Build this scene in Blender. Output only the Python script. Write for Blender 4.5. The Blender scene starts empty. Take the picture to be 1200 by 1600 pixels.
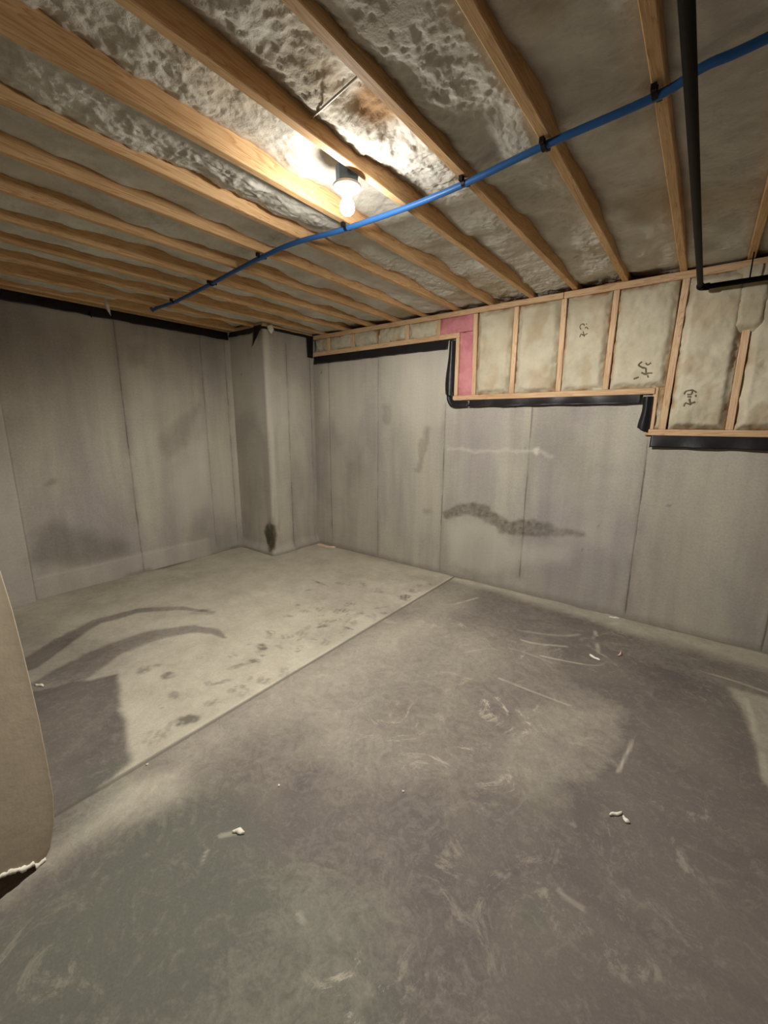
import bpy, bmesh, math, random
import numpy as np
from mathutils import Vector, Matrix
random.seed(7)

# ------------------------------------------------------------------ camera
H = 1.46                                   # eye height
F = 648.6                                  # focal length in pixels of the 1200 x 1600 frame
_v1 = np.array([1105 - 600, 665 - 800, F]); _v2 = np.array([-271 - 600, 658 - 800, F])
EY = _v1 / np.linalg.norm(_v1)
EX = -_v2 / np.linalg.norm(_v2)
EX = EX - EY * (EX @ EY); EX /= np.linalg.norm(EX)
EZ = np.cross(EX, EY)
S = bpy.context.scene
cd = bpy.data.cameras.new('camera'); cam = bpy.data.objects.new('camera', cd); S.collection.objects.link(cam)
right = Vector((EX[0], EY[0], EZ[0])); up = -Vector((EX[1], EY[1], EZ[1])); back = -Vector((EX[2], EY[2], EZ[2]))
m = Matrix((right, up, back)).transposed().to_4x4(); m.translation = (0, 0, H)
cam.matrix_world = m
cd.sensor_fit = 'VERTICAL'; cd.sensor_height = 24; cd.lens = 24 * F / 1600; cd.clip_start = 0.02
S.camera = cam

# ------------------------------------------------------------------ light and exposure
S.view_settings.view_transform = 'Standard'; S.view_settings.look = 'None'
S.view_settings.gamma = 1; S.view_settings.use_curve_mapping = False
S.view_settings.exposure = 0.0
w = bpy.data.worlds.new('world'); S.world = w; w.use_nodes = True
w.node_tree.nodes['Background'].inputs[0].default_value = (0.9, 0.95, 1, 1)
w.node_tree.nodes['Background'].inputs[1].default_value = 0.02
BULB = Vector((-1.286, 1.432, 2.338))
BULB_STRENGTH = 290.0
DOWN_W = 252.0
def lamp(name, kind, loc, energy, **k):
    l = bpy.data.lights.new(name, kind); l.energy = energy
    for a, b in k.items(): setattr(l, a, b)
    o = bpy.data.objects.new(name, l); o.location = loc; S.collection.objects.link(o); return o
# the bulb's light on floor and walls: an added spot tilted to the far wall
lamp('bulb_light', 'SPOT', BULB + Vector((0, 0, -0.05)), DOWN_W, spot_size=math.radians(179), spot_blend=0.45,
     shadow_soft_size=0.03, color=(1, 0.965, 0.905)).rotation_euler = (math.radians(15), 0, 0)
# unseen fill light added behind the camera
lamp('rear_fill_light', 'SPOT', (0.6, -1.9, 2.36), 2, spot_size=math.radians(175), spot_blend=0.6, shadow_soft_size=0.10, color=(1, 0.96, 0.90))

# ------------------------------------------------------------------ measuring helpers (world position of a point seen on a known plane)
def ray(x, y):
    d = np.array([x - 600, y - 800, F]); return np.array([d @ EX, d @ EY, d @ EZ])
def onz(x, y, z=0.0):
    r = ray(x, y); p = r * (z - H) / r[2]; return (p[0], p[1])
def ony(x, y, Y=3.5):
    r = ray(x, y); p = r * Y / r[1]; return (p[0], p[2] + H)
def onx(x, y, X):
    r = ray(x, y); p = r * X / r[0]; return (p[1], p[2] + H)

# ------------------------------------------------------------------ numpy noise
def _hash(ix, iy, seed):
    n = (ix.astype(np.int64) * 374761393 + iy.astype(np.int64) * 668265263 + seed * 974634777) & 0x7fffffff
    n = ((n ^ (n >> 13)) * 1274126177) & 0x7fffffff
    n = (n ^ (n >> 16)) & 0x7fffffff
    return n / 0x7fffffff
def vn(x, y, seed=0):
    x = np.asarray(x, float); y = np.asarray(y, float)
    ix = np.floor(x).astype(np.int64); iy = np.floor(y).astype(np.int64)
    fx = x - ix; fy = y - iy
    ux = fx * fx * fx * (fx * (fx * 6 - 15) + 10); uy = fy * fy * fy * (fy * (fy * 6 - 15) + 10)
    a = _hash(ix, iy, seed); b = _hash(ix + 1, iy, seed); c = _hash(ix, iy + 1, seed); d = _hash(ix + 1, iy + 1, seed)
    return (a * (1 - ux) + b * ux) * (1 - uy) + (c * (1 - ux) + d * ux) * uy
def fbm(x, y, o=4, seed=0):
    s = 0; a = 0.5; t = 0
    for k in range(o):
        s = s + a * vn(x * 2 ** k + 17.3 * k, y * 2 ** k - 9.1 * k, seed + k * 13); t += a; a *= 0.5
    return s / t
def billow(x, y, o=3, seed=0):
    s = 0; a = 0.5; t = 0
    for k in range(o):
        s = s + a * np.abs(2 * vn(x * 2 ** k + 7.7 * k, y * 2 ** k + 3.1 * k, seed + k * 7) - 1); t += a; a *= 0.55
    return s / t
def smooth(a, b, v):
    t = np.clip((v - a) / (b - a), 0, 1); return t * t * (3 - 2 * t)
def seg_dist(X, Y, pts):
    d = np.full(np.shape(X), 1e9); par = np.zeros(np.shape(X))
    n = len(pts) - 1
    for i in range(n):
        (x0, y0), (x1, y1) = pts[i], pts[i + 1]
        vx, vy = x1 - x0, y1 - y0; L = vx * vx + vy * vy + 1e-12
        t = np.clip(((X - x0) * vx + (Y - y0) * vy) / L, 0, 1)
        e = np.hypot(X - x0 - t * vx, Y - y0 - t * vy)
        par = np.where(e < d, (i + t) / n, par); d = np.minimum(d, e)
    return d, par
def poly_sd(X, Y, pts):
    """signed distance, negative inside"""
    d, _ = seg_dist(X, Y, list(pts) + [pts[0]])
    ins = np.zeros(np.shape(X), bool)
    j = len(pts) - 1
    for i in range(len(pts)):
        xi, yi = pts[i]; xj, yj = pts[j]
        c = ((yi > Y) != (yj > Y)) & (X < (xj - xi) * (Y - yi) / (yj - yi + 1e-12) + xi)
        ins ^= c; j = i
    return np.where(ins, -d, d)

def catmull(p, n=8):
    p = [Vector(q) for q in p]; out = []
    for i in range(len(p) - 1):
        a, b, c, d = p[max(i - 1, 0)], p[i], p[i + 1], p[min(i + 2, len(p) - 1)]
        for k in range(n):
            t = k / n
            out.append(0.5 * ((2 * b) + (c - a) * t + (2 * a - 5 * b + 4 * c - d) * t * t + (3 * b - a - 3 * c + d) * t ** 3))
    out.append(p[-1]); return out
# ------------------------------------------------------------------ materials
def srgb(r, g, b):
    f = lambda c: (c / 255 / 12.92) if c / 255 <= 0.04045 else ((c / 255 + 0.055) / 1.055) ** 2.4
    return (f(r), f(g), f(b), 1)
class Mat:
    def __init__(s, name, rough=0.8):
        s.m = bpy.data.materials.new(name); s.m.use_nodes = True; s.t = s.m.node_tree
        s.b = s.t.nodes['Principled BSDF']; s.b.inputs['Roughness'].default_value = rough
        s.b.inputs['Specular IOR Level'].default_value = 0.25
        s.co = s.t.nodes.new('ShaderNodeTexCoord')
    def n(s, kind, **k):
        nd = s.t.nodes.new(kind)
        for a, b in k.items():
            if a.startswith('_'): setattr(nd, a[1:], b)
            else: nd.inputs[a.replace('__', ' ')].default_value = b
        return nd
    def link(s, a, b): s.t.links.new(a, b)
    def mapped(s, scale, coord='Object'):
        mp = s.n('ShaderNodeMapping'); mp.inputs['Scale'].default_value = scale
        s.link(s.co.outputs[coord], mp.inputs[0]); return mp.outputs[0]
    def noise(s, scale, detail=4, rough=0.55, vec=(1, 1, 1), dist=0.0, coord='Object'):
        n = s.n('ShaderNodeTexNoise', Scale=scale, Detail=detail, Roughness=rough, Distortion=dist)
        s.link(s.mapped(vec, coord), n.inputs['Vector']); return n.outputs['Fac']
    def ramp(s, src, stops):
        r = s.n('ShaderNodeValToRGB'); e = r.color_ramp.elements
        while len(e) < len(stops): e.new(0.5)
        for i, (p, c) in enumerate(stops): e[i].position = p; e[i].color = c if len(c) == 4 else (*c, 1)
        s.link(src, r.inputs[0]); return r.outputs[0]
    def mix(s, fac, a, b, mode='MIX'):
        x = s.n('ShaderNodeMix', _data_type='RGBA', _blend_type=mode)
        for i, v in ((0, fac), (6, a), (7, b)):
            if hasattr(v, 'node'): s.link(v, x.inputs[i])
            else: x.inputs[i].default_value = v
        return x.outputs[2]
    def attr(s, name): return s.n('ShaderNodeAttribute', _attribute_name=name).outputs['Fac']
    def math(s, op, a, b=0.0, clamp=False):
        x = s.n('ShaderNodeMath', _operation=op); x.use_clamp = clamp
        for i, v in ((0, a), (1, b)):
            if hasattr(v, 'node'): s.link(v, x.inputs[i])
            else: x.inputs[i].default_value = v
        return x.outputs[0]
    def color(s, c):
        if hasattr(c, 'node'): s.link(c, s.b.inputs['Base Color'])
        else: s.b.inputs['Base Color'].default_value = c
    def bump(s, h, strength=0.3, dist=0.01):
        b = s.n('ShaderNodeBump', Strength=strength, Distance=dist); s.link(h, b.inputs['Height'])
        s.link(b.outputs[0], s.b.inputs['Normal'])

def concrete_wall():
    M = Mat('cast_concrete', 0.9)
    base = M.ramp(M.noise(1.3, 5, 0.6, (1, 1, 0.6), 0.6), [(0.30, srgb(160, 153, 149)), (0.52, srgb(177, 171, 158)), (0.72, srgb(187, 181, 163))])
    stv = M.ramp(M.noise(2.2, 3, 0.6, (2.2, 2.2, 0.18)), [(0.35, (0.80, 0.78, 0.79)), (0.6, (1, 1, 1))])
    c = M.mix(0.8, base, stv, 'MULTIPLY')
    fine = M.ramp(M.noise(70, 5, 0.7), [(0.3, (0.86, 0.86, 0.86)), (0.7, (1.06, 1.06, 1.05))])
    c = M.mix(1.0, c, fine, 'MULTIPLY')
    hor = M.ramp(M.noise(9, 4, 0.6, (0.7, 0.7, 6)), [(0.35, (0.93, 0.93, 0.93)), (0.65, (1.04, 1.04, 1.04))])
    c = M.mix(0.4, c, hor, 'MULTIPLY')
    pit = M.n('ShaderNodeTexVoronoi', Scale=16.0); M.link(M.mapped((1, 1, 1)), pit.inputs['Vector'])
    pm = M.ramp(pit.outputs['Distance'], [(0.03, (0.62, 0.6, 0.56)), (0.07, (1, 1, 1))])
    c = M.mix(0.55, c, pm, 'MULTIPLY')
    # damp stains, darker wall foot (dark attribute) and paler areas (light attribute)
    dn = M.noise(26, 5, 0.7, (1, 1, 1), 1.0)
    dm = M.math('MULTIPLY', M.attr('dark'), M.math('ADD', M.math('MULTIPLY', dn, 0.9), 0.55), True)
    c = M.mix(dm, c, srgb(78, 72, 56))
    c = M.mix(M.attr('seam'), c, srgb(84, 78, 68))
    c = M.mix(M.attr('light'), c, srgb(206, 200, 186))
    M.color(c)
    h = M.math('ADD', M.noise(45, 6, 0.65), M.math('MULTIPLY', M.noise(160, 3, 0.6), 0.5))
    M.bump(h, 0.35, 0.004)
    return M.m
def concrete_floor():
    M = Mat('slab_concrete', 0.85)
    bare = M.ramp(M.noise(2.0, 5, 0.6, dist=1.0), [(0.32, srgb(96, 88, 85)), (0.5, srgb(105, 97, 91)), (0.7, srgb(114, 107, 97))])
    grn = M.ramp(M.noise(1.1, 3, 0.5, (1, 1, 1)), [(0.45, (0, 0, 0)), (0.62, (0.6, 0.6, 0.6))])
    bare = M.mix(M.math('MULTIPLY', M.attr('green'), 0.75), bare, srgb(98, 99, 88))
    dust = M.ramp(M.noise(5, 5, 0.6), [(0.3, srgb(176, 168, 150)), (0.7, srgb(196, 189, 170))])
    # fine swirls and scuffs break up the edge of the dust
    sw = M.noise(9, 8, 0.72, (1, 1, 1), 2.2)
    sw2 = M.noise(38, 5, 0.7, (1, 1, 1), 1.0)
    f = M.math('ADD', M.attr('dust'), M.math('MULTIPLY', M.math('ADD', M.math('MULTIPLY', sw, 0.6), M.math('MULTIPLY', sw2, 0.4)), 1.0))
    f = M.math('SUBTRACT', f, 0.5)
    f = M.math('MULTIPLY', f, 1.0, True)
    c = M.mix(f, bare, dust)
    fine = M.ramp(M.noise(120, 4, 0.7), [(0.3, (0.88, 0.88, 0.88)), (0.7, (1.07, 1.07, 1.06))])
    c = M.mix(1.0, c, fine, 'MULTIPLY')
    wisps = M.noise(3.0, 9, 0.78, (1, 1, 1), 3.0)
    wm = M.math('MULTIPLY', M.ramp(wisps, [(0.55, (0, 0, 0)), (0.64, (0.85, 0.85, 0.85))]), M.attr('scuff'))
    c = M.mix(wm, c, srgb(182, 174, 154))
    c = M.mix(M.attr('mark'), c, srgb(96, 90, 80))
    c = M.mix(M.attr('white'), c, srgb(200, 192, 172))
    M.color(c)
    M.bump(M.math('ADD', M.noise(60, 6, 0.7), M.math('MULTIPLY', sw, 0.6)), 0.22, 0.004)
    M.b.inputs['Roughness'].default_value = 0.75
    return M.m
def foam_mat(name, a, b, t, scale=40):
    M = Mat(name, 0.75)
    c = M.ramp(M.noise(5, 4, 0.6), [(0.3, b), (0.6, a)])
    tan = M.ramp(M.noise(1.7, 3, 0.5), [(0.55, (0, 0, 0)), (0.68, (1, 1, 1))])
    c = M.mix(M.math('MULTIPLY', tan, 0.55), c, t)
    c = M.mix(M.attr('stain'), c, srgb(150, 116, 78))
    M.color(c)
    M.bump(M.math('ADD', M.noise(scale, 6, 0.6, dist=0.6), M.math('MULTIPLY', M.noise(scale * 3.5, 4, 0.6), 0.4)), 0.5, 0.007)
    M.b.inputs['Specular IOR Level'].default_value = 0.05; M.b.inputs['Roughness'].default_value = 1.0
    M.b.inputs['Subsurface Weight'].default_value = 0.0
    return M.m
def wood_mat(name, light, dark, axis=1, seed=0):
    M = Mat(name, 0.6)
    sc = [9, 9, 9]; sc[axis] = 0.55
    ring = M.noise(2.2, 3, 0.5, tuple(sc), 1.3)
    ring = M.math('FRACT', M.math('MULTIPLY', ring, 9))
    c = M.ramp(ring, [(0.0, light), (0.55, light), (0.92, dark), (1.0, light)])
    sc2 = [60, 60, 60]; sc2[axis] = 2.5
    fib = M.ramp(M.noise(3, 4, 0.6, tuple(sc2)), [(0.3, (0.82, 0.8, 0.78)), (0.7, (1.05, 1.04, 1.02))])
    c = M.mix(1.0, c, fib, 'MULTIPLY')
    big = M.ramp(M.noise(1.0, 3, 0.5, (2, 2, 2)), [(0.35, (0.80, 0.76, 0.72)), (0.65, (1, 1, 1))])
    c = M.mix(1.0, c, big, 'MULTIPLY')
    M.color(c); M.bump(M.noise(3, 4, 0.6, tuple(sc2)), 0.25, 0.003)
    return M.m
def plain(name, col, rough=0.5, metal=0.0, bump=None, var=0.1):
    M = Mat(name, rough)
    v = M.ramp(M.noise(12, 4, 0.6), [(0.3, (1 - var,) * 3), (0.7, (1 + var * 0.4,) * 3)])
    M.color(M.mix(1.0, col, v, 'MULTIPLY')); M.b.inputs['Metallic'].default_value = metal
    if bump: M.bump(M.noise(bump[0], 5, 0.6), bump[1], 0.005)
    return M.m
MW = concrete_wall(); MF = concrete_floor()
M_FOAM = foam_mat('spray_foam', srgb(214, 210, 199), srgb(190, 185, 173), srgb(178, 160, 132))
M_BATT = foam_mat('cream_foam', srgb(190, 182, 160), srgb(168, 159, 136), srgb(172, 154, 125), 30)
M_PINK = foam_mat('pink_glass_wool', srgb(202, 140, 142), srgb(178, 108, 114), srgb(206, 146, 140), 60)
M_JOIST = wood_mat('joist_lumber', srgb(232, 194, 146), srgb(208, 162, 112), 1)
M_STUDX = wood_mat('plate_lumber', srgb(214, 182, 144), srgb(186, 148, 110), 0)
M_STUDZ = wood_mat('stud_lumber', srgb(216, 186, 152), srgb(190, 152, 116), 2)
M_DECK = wood_mat('deck_boards', srgb(176, 138, 92), srgb(140, 100, 62), 0)
M_BLACK = plain('black_membrane', srgb(34, 32, 34), 0.38, 0, (9, 0.5), 0.3)
M_IRON = plain('black_iron', srgb(18, 16, 17), 0.6, 0.0, (60, 0.2))
M_BLUE = plain('blue_pex', srgb(46, 94, 152), 0.4, 0, None, 0.06)
M_IRON.node_tree.nodes['Principled BSDF'].inputs['Specular IOR Level'].default_value = 0.08
M_CLIP = plain('black_plastic', srgb(22, 21, 22), 0.5)
M_BOXB = plain('blue_plastic', srgb(120, 146, 176), 0.5)
M_PORC = plain('white_porcelain', srgb(236, 232, 222), 0.35, 0, None, 0.02)
M_WHITE = plain('white_scrap', srgb(226, 220, 204), 0.7, 0, (40, 0.4))
M_STICK = plain('pale_wood_scrap', srgb(216, 184, 160), 0.8, 0, (60, 0.3), 0.2)
M_SHEET = plain('cream_sheet', srgb(172, 158, 136), 0.85, 0, (30, 0.25), 0.08)
M_SHEETD = plain('brown_edge', srgb(120, 84, 62), 0.9, 0, (30, 0.3), 0.2)
M_ROD = plain('zinc_rod', srgb(190, 184, 170), 0.35, 0.7)
M_INK = plain('faded_ink', srgb(112, 101, 82), 0.9, 0, None, 0.2)
M_BULB = Mat('lit_bulb', 0.4)
M_BULB.b.inputs['Base Color'].default_value = (1, 1, 1, 1)
M_BULB.b.inputs['Emission Color'].default_value = (1, 0.965, 0.90, 1); M_BULB.b.inputs['Emission Strength'].default_value = BULB_STRENGTH
M_BULB = M_BULB.m

# ------------------------------------------------------------------ object helpers
def link(o, parent=None):
    S.collection.objects.link(o)
    if parent: o.parent = parent
    return o
def tag(o, label=None, cat=None, group=None, kind=None):
    if label: o['label'] = label
    if cat: o['category'] = cat
    if group: o['group'] = group
    if kind: o['kind'] = kind
    return o
def empty(name, loc=(0, 0, 0)):
    o = bpy.data.objects.new(name, None); o.location = loc; o.empty_display_size = 0.05; return link(o)
def from_bm(name, bm, mat, parent=None, smooth_=False):
    me = bpy.data.meshes.new(name); bmesh.ops.recalc_face_normals(bm, faces=bm.faces[:])
    if parent: bmesh.ops.translate(bm, verts=bm.verts, vec=-Vector(parent.matrix_world.translation if parent.matrix_world.translation.length else parent.location))
    bm.to_mesh(me); bm.free(); me.materials.append(mat)
    if smooth_: me.polygons.foreach_set('use_smooth', [True] * len(me.polygons))
    return link(bpy.data.objects.new(name, me), parent)
def box_bm(x0, x1, y0, y1, z0, z1, bevel=0.002, segs=1, cuts=0, axis=1, jit=0.0):
    bm = bmesh.new(); bmesh.ops.create_cube(bm, size=1)
    for v in bm.verts:
        v.co = ((x0 + x1) / 2 + v.co.x * (x1 - x0), (y0 + y1) / 2 + v.co.y * (y1 - y0), (z0 + z1) / 2 + v.co.z * (z1 - z0))
    if bevel: bmesh.ops.bevel(bm, geom=bm.edges[:], offset=bevel, segments=segs, affect='EDGES')
    return bm
def box(name, b, mat, parent=None, bevel=0.002): return from_bm(name, box_bm(*b, bevel=bevel), mat, parent)
def tube_bm(pts, r, n=12, bm=None, caps=True):
    bm = bm or bmesh.new(); rings = []
    pts = [Vector(p) for p in pts]
    for i, p in enumerate(pts):
        t = (pts[min(i + 1, len(pts) - 1)] - pts[max(i - 1, 0)]).normalized()
        a = Vector((0, 0, 1)) if abs(t.z) < 0.9 else Vector((1, 0, 0))
        u = t.cross(a).normalized(); v = t.cross(u)
        rr = r[i] if isinstance(r, (list, tuple)) else r
        rings.append([bm.verts.new(p + (u * math.cos(k * 2 * math.pi / n) + v * math.sin(k * 2 * math.pi / n)) * rr) for k in range(n)])
    for a, b in zip(rings, rings[1:]):
        for k in range(n): bm.faces.new((a[k], a[(k + 1) % n], b[(k + 1) % n], b[k]))
    if caps: bm.faces.new(rings[0]); bm.faces.new(rings[-1][::-1])
    return bm
def lathe_bm(prof, c, n=28):
    bm = bmesh.new(); rings = []
    for r, z in prof:
        rings.append([bm.verts.new((c[0] + r * math.cos(k * 2 * math.pi / n), c[1] + r * math.sin(k * 2 * math.pi / n), c[2] + z)) for k in range(n)])
    for a, b in zip(rings, rings[1:]):
        for k in range(n): bm.faces.new((a[k], a[(k + 1) % n], b[(k + 1) % n], b[k]))
    bm.faces.new(rings[0]); bm.faces.new(rings[-1][::-1]); return bm
def grid(name, P, mat, parent=None, attrs=None, smooth_=True, skirt=None, flip=False, cut=None):
    """P: (n, m, 3) array of positions; attrs: dict of (n, m) float arrays; skirt: vector closing the sheet into a solid; cut: (n-1, m-1) mask of faces kept"""
    n, m_ = P.shape[:2]
    V = P.reshape(-1, 3)
    idx = np.arange(n * m_).reshape(n, m_)
    q = np.stack([idx[:-1, :-1], idx[1:, :-1], idx[1:, 1:], idx[:-1, 1:]], -1)
    q = q[cut] if cut is not None else q.reshape(-1, 4)
    if flip: q = q[:, ::-1]
    if skirt is not None:
        off = len(V)
        ring = np.concatenate([idx[0, :], idx[1:, -1], idx[-1, -2::-1], idx[-2:0:-1, 0]])
        Vb = V[ring] + np.asarray(skirt)
        V = np.vstack([V, Vb]); k = len(ring); r2 = off + np.arange(k)
        s = np.stack([ring, np.roll(ring, -1), np.roll(r2, -1), r2], -1)
        q = np.vstack([q, s if not flip else s[:, ::-1]])
        ngon = r2
    me = bpy.data.meshes.new(name)
    me.vertices.add(len(V)); me.vertices.foreach_set('co', V.astype(np.float32).ravel())
    nl = len(q) * 4; extra = 0
    loops = q.ravel().astype(np.int32); starts = np.arange(0, nl, 4)
    if skirt is not None:
        loops = np.concatenate([loops, ngon.astype(np.int32)]); starts = np.append(starts, nl)
    me.loops.add(len(loops)); me.loops.foreach_set('vertex_index', loops)
    me.polygons.add(len(starts)); me.polygons.foreach_set('loop_start', starts.astype(np.int32))
    sm = np.ones(len(starts), bool) if smooth_ else np.zeros(len(starts), bool)
    if skirt is not None: sm[len(q) - k:] = False
    me.polygons.foreach_set('use_smooth', sm)
    for an, av in (attrs or {}).items():
        a = me.attributes.new(an, 'FLOAT', 'POINT'); full = np.zeros(len(V), np.float32); full[:n * m_] = av.ravel(); a.data.foreach_set('value', full)
    me.update(calc_edges=True); me.validate(); me.materials.append(mat)
    return link(bpy.data.objects.new(name, me), parent)

# ------------------------------------------------------------------ dimensions of the room
XL, XP, YB, YP = -4.30, -3.70, 3.50, 2.83      # left wall, pilaster face, far wall, pilaster return
ZJ = 2.43                                       # underside of the joists
XR, YF = 2.60, -3.20                            # the unseen walls behind the camera
Z1, Z2, Z3 = 2.195, 1.665, 1.385                # tops of the stepped concrete
XS1, XS2 = -1.875, -0.325                       # where it steps down
CUT = -1.775                                    # saw cut in the floor

# ------------------------------------------------------------------ floor
xs = np.concatenate([np.arange(XL - 0.05, CUT - 0.012, 0.009), [CUT - 0.006, CUT - 0.004, CUT - 0.003, CUT + 0.003, CUT + 0.004, CUT + 0.006],
                     np.arange(CUT + 0.014, 0.75, 0.009), np.arange(0.8, XR + 0.1, 0.15)])
ys = np.concatenate([np.arange(YF - 0.05, -0.15, 0.15), np.arange(-0.12, YB + 0.02, 0.009)])
X, Y = np.meshgrid(xs, ys, indexing='ij')
wx = X + 0.10 * (fbm(X * 3, Y * 3, 3, 5) - 0.5); wy = Y + 0.10 * (fbm(X * 3, Y * 3, 3, 9) - 0.5)
sx = X + 0.03 * (fbm(X * 9, Y * 9, 3, 15) - 0.5); sy = Y + 0.03 * (fbm(X * 9, Y * 9, 3, 19) - 0.5)
P2 = lambda pts: [onz(*p) for p in pts]
left = X < CUT
n1 = fbm(X * 1.6, Y * 1.6, 4, 3)
dust = np.where(left, 0.88, 0.04 + 0.40 * (n1 - 0.4) - 0.08 * smooth(1.4, 0.4, Y))  # right slab: dimming near the camera painted in as thinner dust
# --- left slab: swept arcs and the bare rectangle
def arc(pts, w0, w1, amt, soft=0.012, cx=sx, cy=sy):
    global dust
    d, t = seg_dist(cx, cy, P2(pts)); wd = w0 + (w1 - w0) * t
    dust -= amt * (1 - smooth(wd - soft, wd + soft + 0.25 * wd, d + 0.35 * wd * (fbm(X * 10, Y * 10, 3, 88) - .5))) * (0.75 + 0.5 * fbm(X * 5, Y * 5, 2, 90))
bare = P2([(-60, 1090), (60, 1082), (120, 1066), (184, 1054), (190, 1110), (206, 1190), (150, 1240), (40, 1310), (-60, 1360)])
dust = np.where(left, dust - 0.85 * (1 - smooth(-0.025, 0.025, poly_sd(sx, sy, bare))), dust)
dust -= 0.40 * (1 - smooth(-0.30, 0.15, poly_sd(wx, wy, P2([(-60, 960), (60, 965), (150, 985), (235, 990), (200, 1060), (60, 1090), (-60, 1120)])))) * left
dust -= 0.30 * left * smooth(0.55, 0.15, n1)
arc([(40, 1040), (95, 1003), (150, 972), (215, 954), (280, 950), (332, 957)], 0.075, 0.016, 0.55)
arc([(325, 953), (300, 958), (332, 960)], 0.02, 0.012, 0.4, 0.02)
arc([(60, 1085), (120, 1045), (180, 1013), (240, 992), (300, 983), (335, 986), (352, 996)], 0.13, 0.012, 0.50)
dust += 0.12 * (1 - smooth(0.0, 0.25, seg_dist(wx, wy, P2([(480, 860), (690, 900)]))[0])) * left
# --- right slab: trodden dust beside the cut and along the wall
d, _ = seg_dist(wx, wy, [(CUT + 0.1, 0.5), (CUT + 0.15, 3.4)])
dust += np.where(left, 0, 0.32 * (1 - smooth(0.0, 0.45, d)))
d = YB - wy
dust += np.where(left, 0, 0.60 * (1 - smooth(0.02, 0.20, d - 0.16 * smooth(-1.6, 0.2, X))))
blob = poly_sd(wx, wy, P2([(650, 960), (760, 990), (850, 1080), (960, 1110), (930, 1210), (800, 1240), (650, 1270), (480, 1240), (430, 1100), (560, 1010)]))
dust += np.where(left, 0, 0.18 * (1 - smooth(-0.25, 0.15, blob)))
dark = poly_sd(wx, wy, P2([(860, 985), (1140, 1078), (1168, 1130), (1190, 1230), (1260, 1420), (1250, 1700), (850, 1700), (800, 1500), (860, 1330), (960, 1210), (975, 1110), (880, 1060)]))
dust += np.where(left, 0, -0.20 * (1 - smooth(-0.06, 0.05, dark)))
edge = poly_sd(sx, sy, P2([(1170, 1130), (1142, 1076), (1300, 1120), (1300, 1330), (1196, 1222)]))
dust += np.where(left, 0, 0.45 * (1 - smooth(-0.02, 0.03, edge)))
lightr = poly_sd(sx, sy, P2([(810, 1105), (960, 1110), (970, 1150), (930, 1220), (780, 1215)]))
dust += np.where(left, 0, 0.10 * (1 - smooth(-0.02, 0.03, lightr)))
for pts, amt, soft in (([(205, 1225), (300, 1200), (290, 1245), (170, 1300), (60, 1370), (0, 1430), (-40, 1420), (100, 1310)], 0.42, 0.07),
                       ([(560, 1100), (600, 1080), (520, 1180), (430, 1200)], 0.12, 0.1)):
    dust += np.where(left, 0, amt * (1 - smooth(-soft, soft, poly_sd(wx, wy, P2(pts)))))
green = np.clip(1 - smooth(-0.15, 0.15, poly_sd(wx, wy, P2([(250, 1240), (370, 1225), (430, 1330), (600, 1420), (640, 1700), (-60, 1700), (-60, 1500), (150, 1330)]))), 0, 1)
green = np.maximum(green, 0.8 * (1 - smooth(-0.02, 0.08, poly_sd(wx, wy, P2([(140, 1215), (205, 1190), (230, 1230), (150, 1310), (110, 1300)])))))
green = np.maximum(green, 0.9 * (1 - smooth(0.02, 0.06, np.hypot(X - onz(832, 1430)[0], Y - onz(832, 1430)[1]))))
scuff = np.where(left, 0.0, 0.35 * smooth(0.40, 0.6, fbm(X * 2.5, Y * 2.5, 3, 77)))
for c, r in (((790, 1110), 0.28), ((700, 980), 0.25), ((800, 1010), 0.35), ((560, 1560), 0.14), ((760, 1200), 0.25), ((300, 1120), 0.25), ((640, 1150), 0.35), ((250, 1220), 0.12)):
    p = onz(*c); scuff += 0.75 * (1 - smooth(r * 0.3, r, np.hypot(X - p[0], Y - p[1])))
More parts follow.
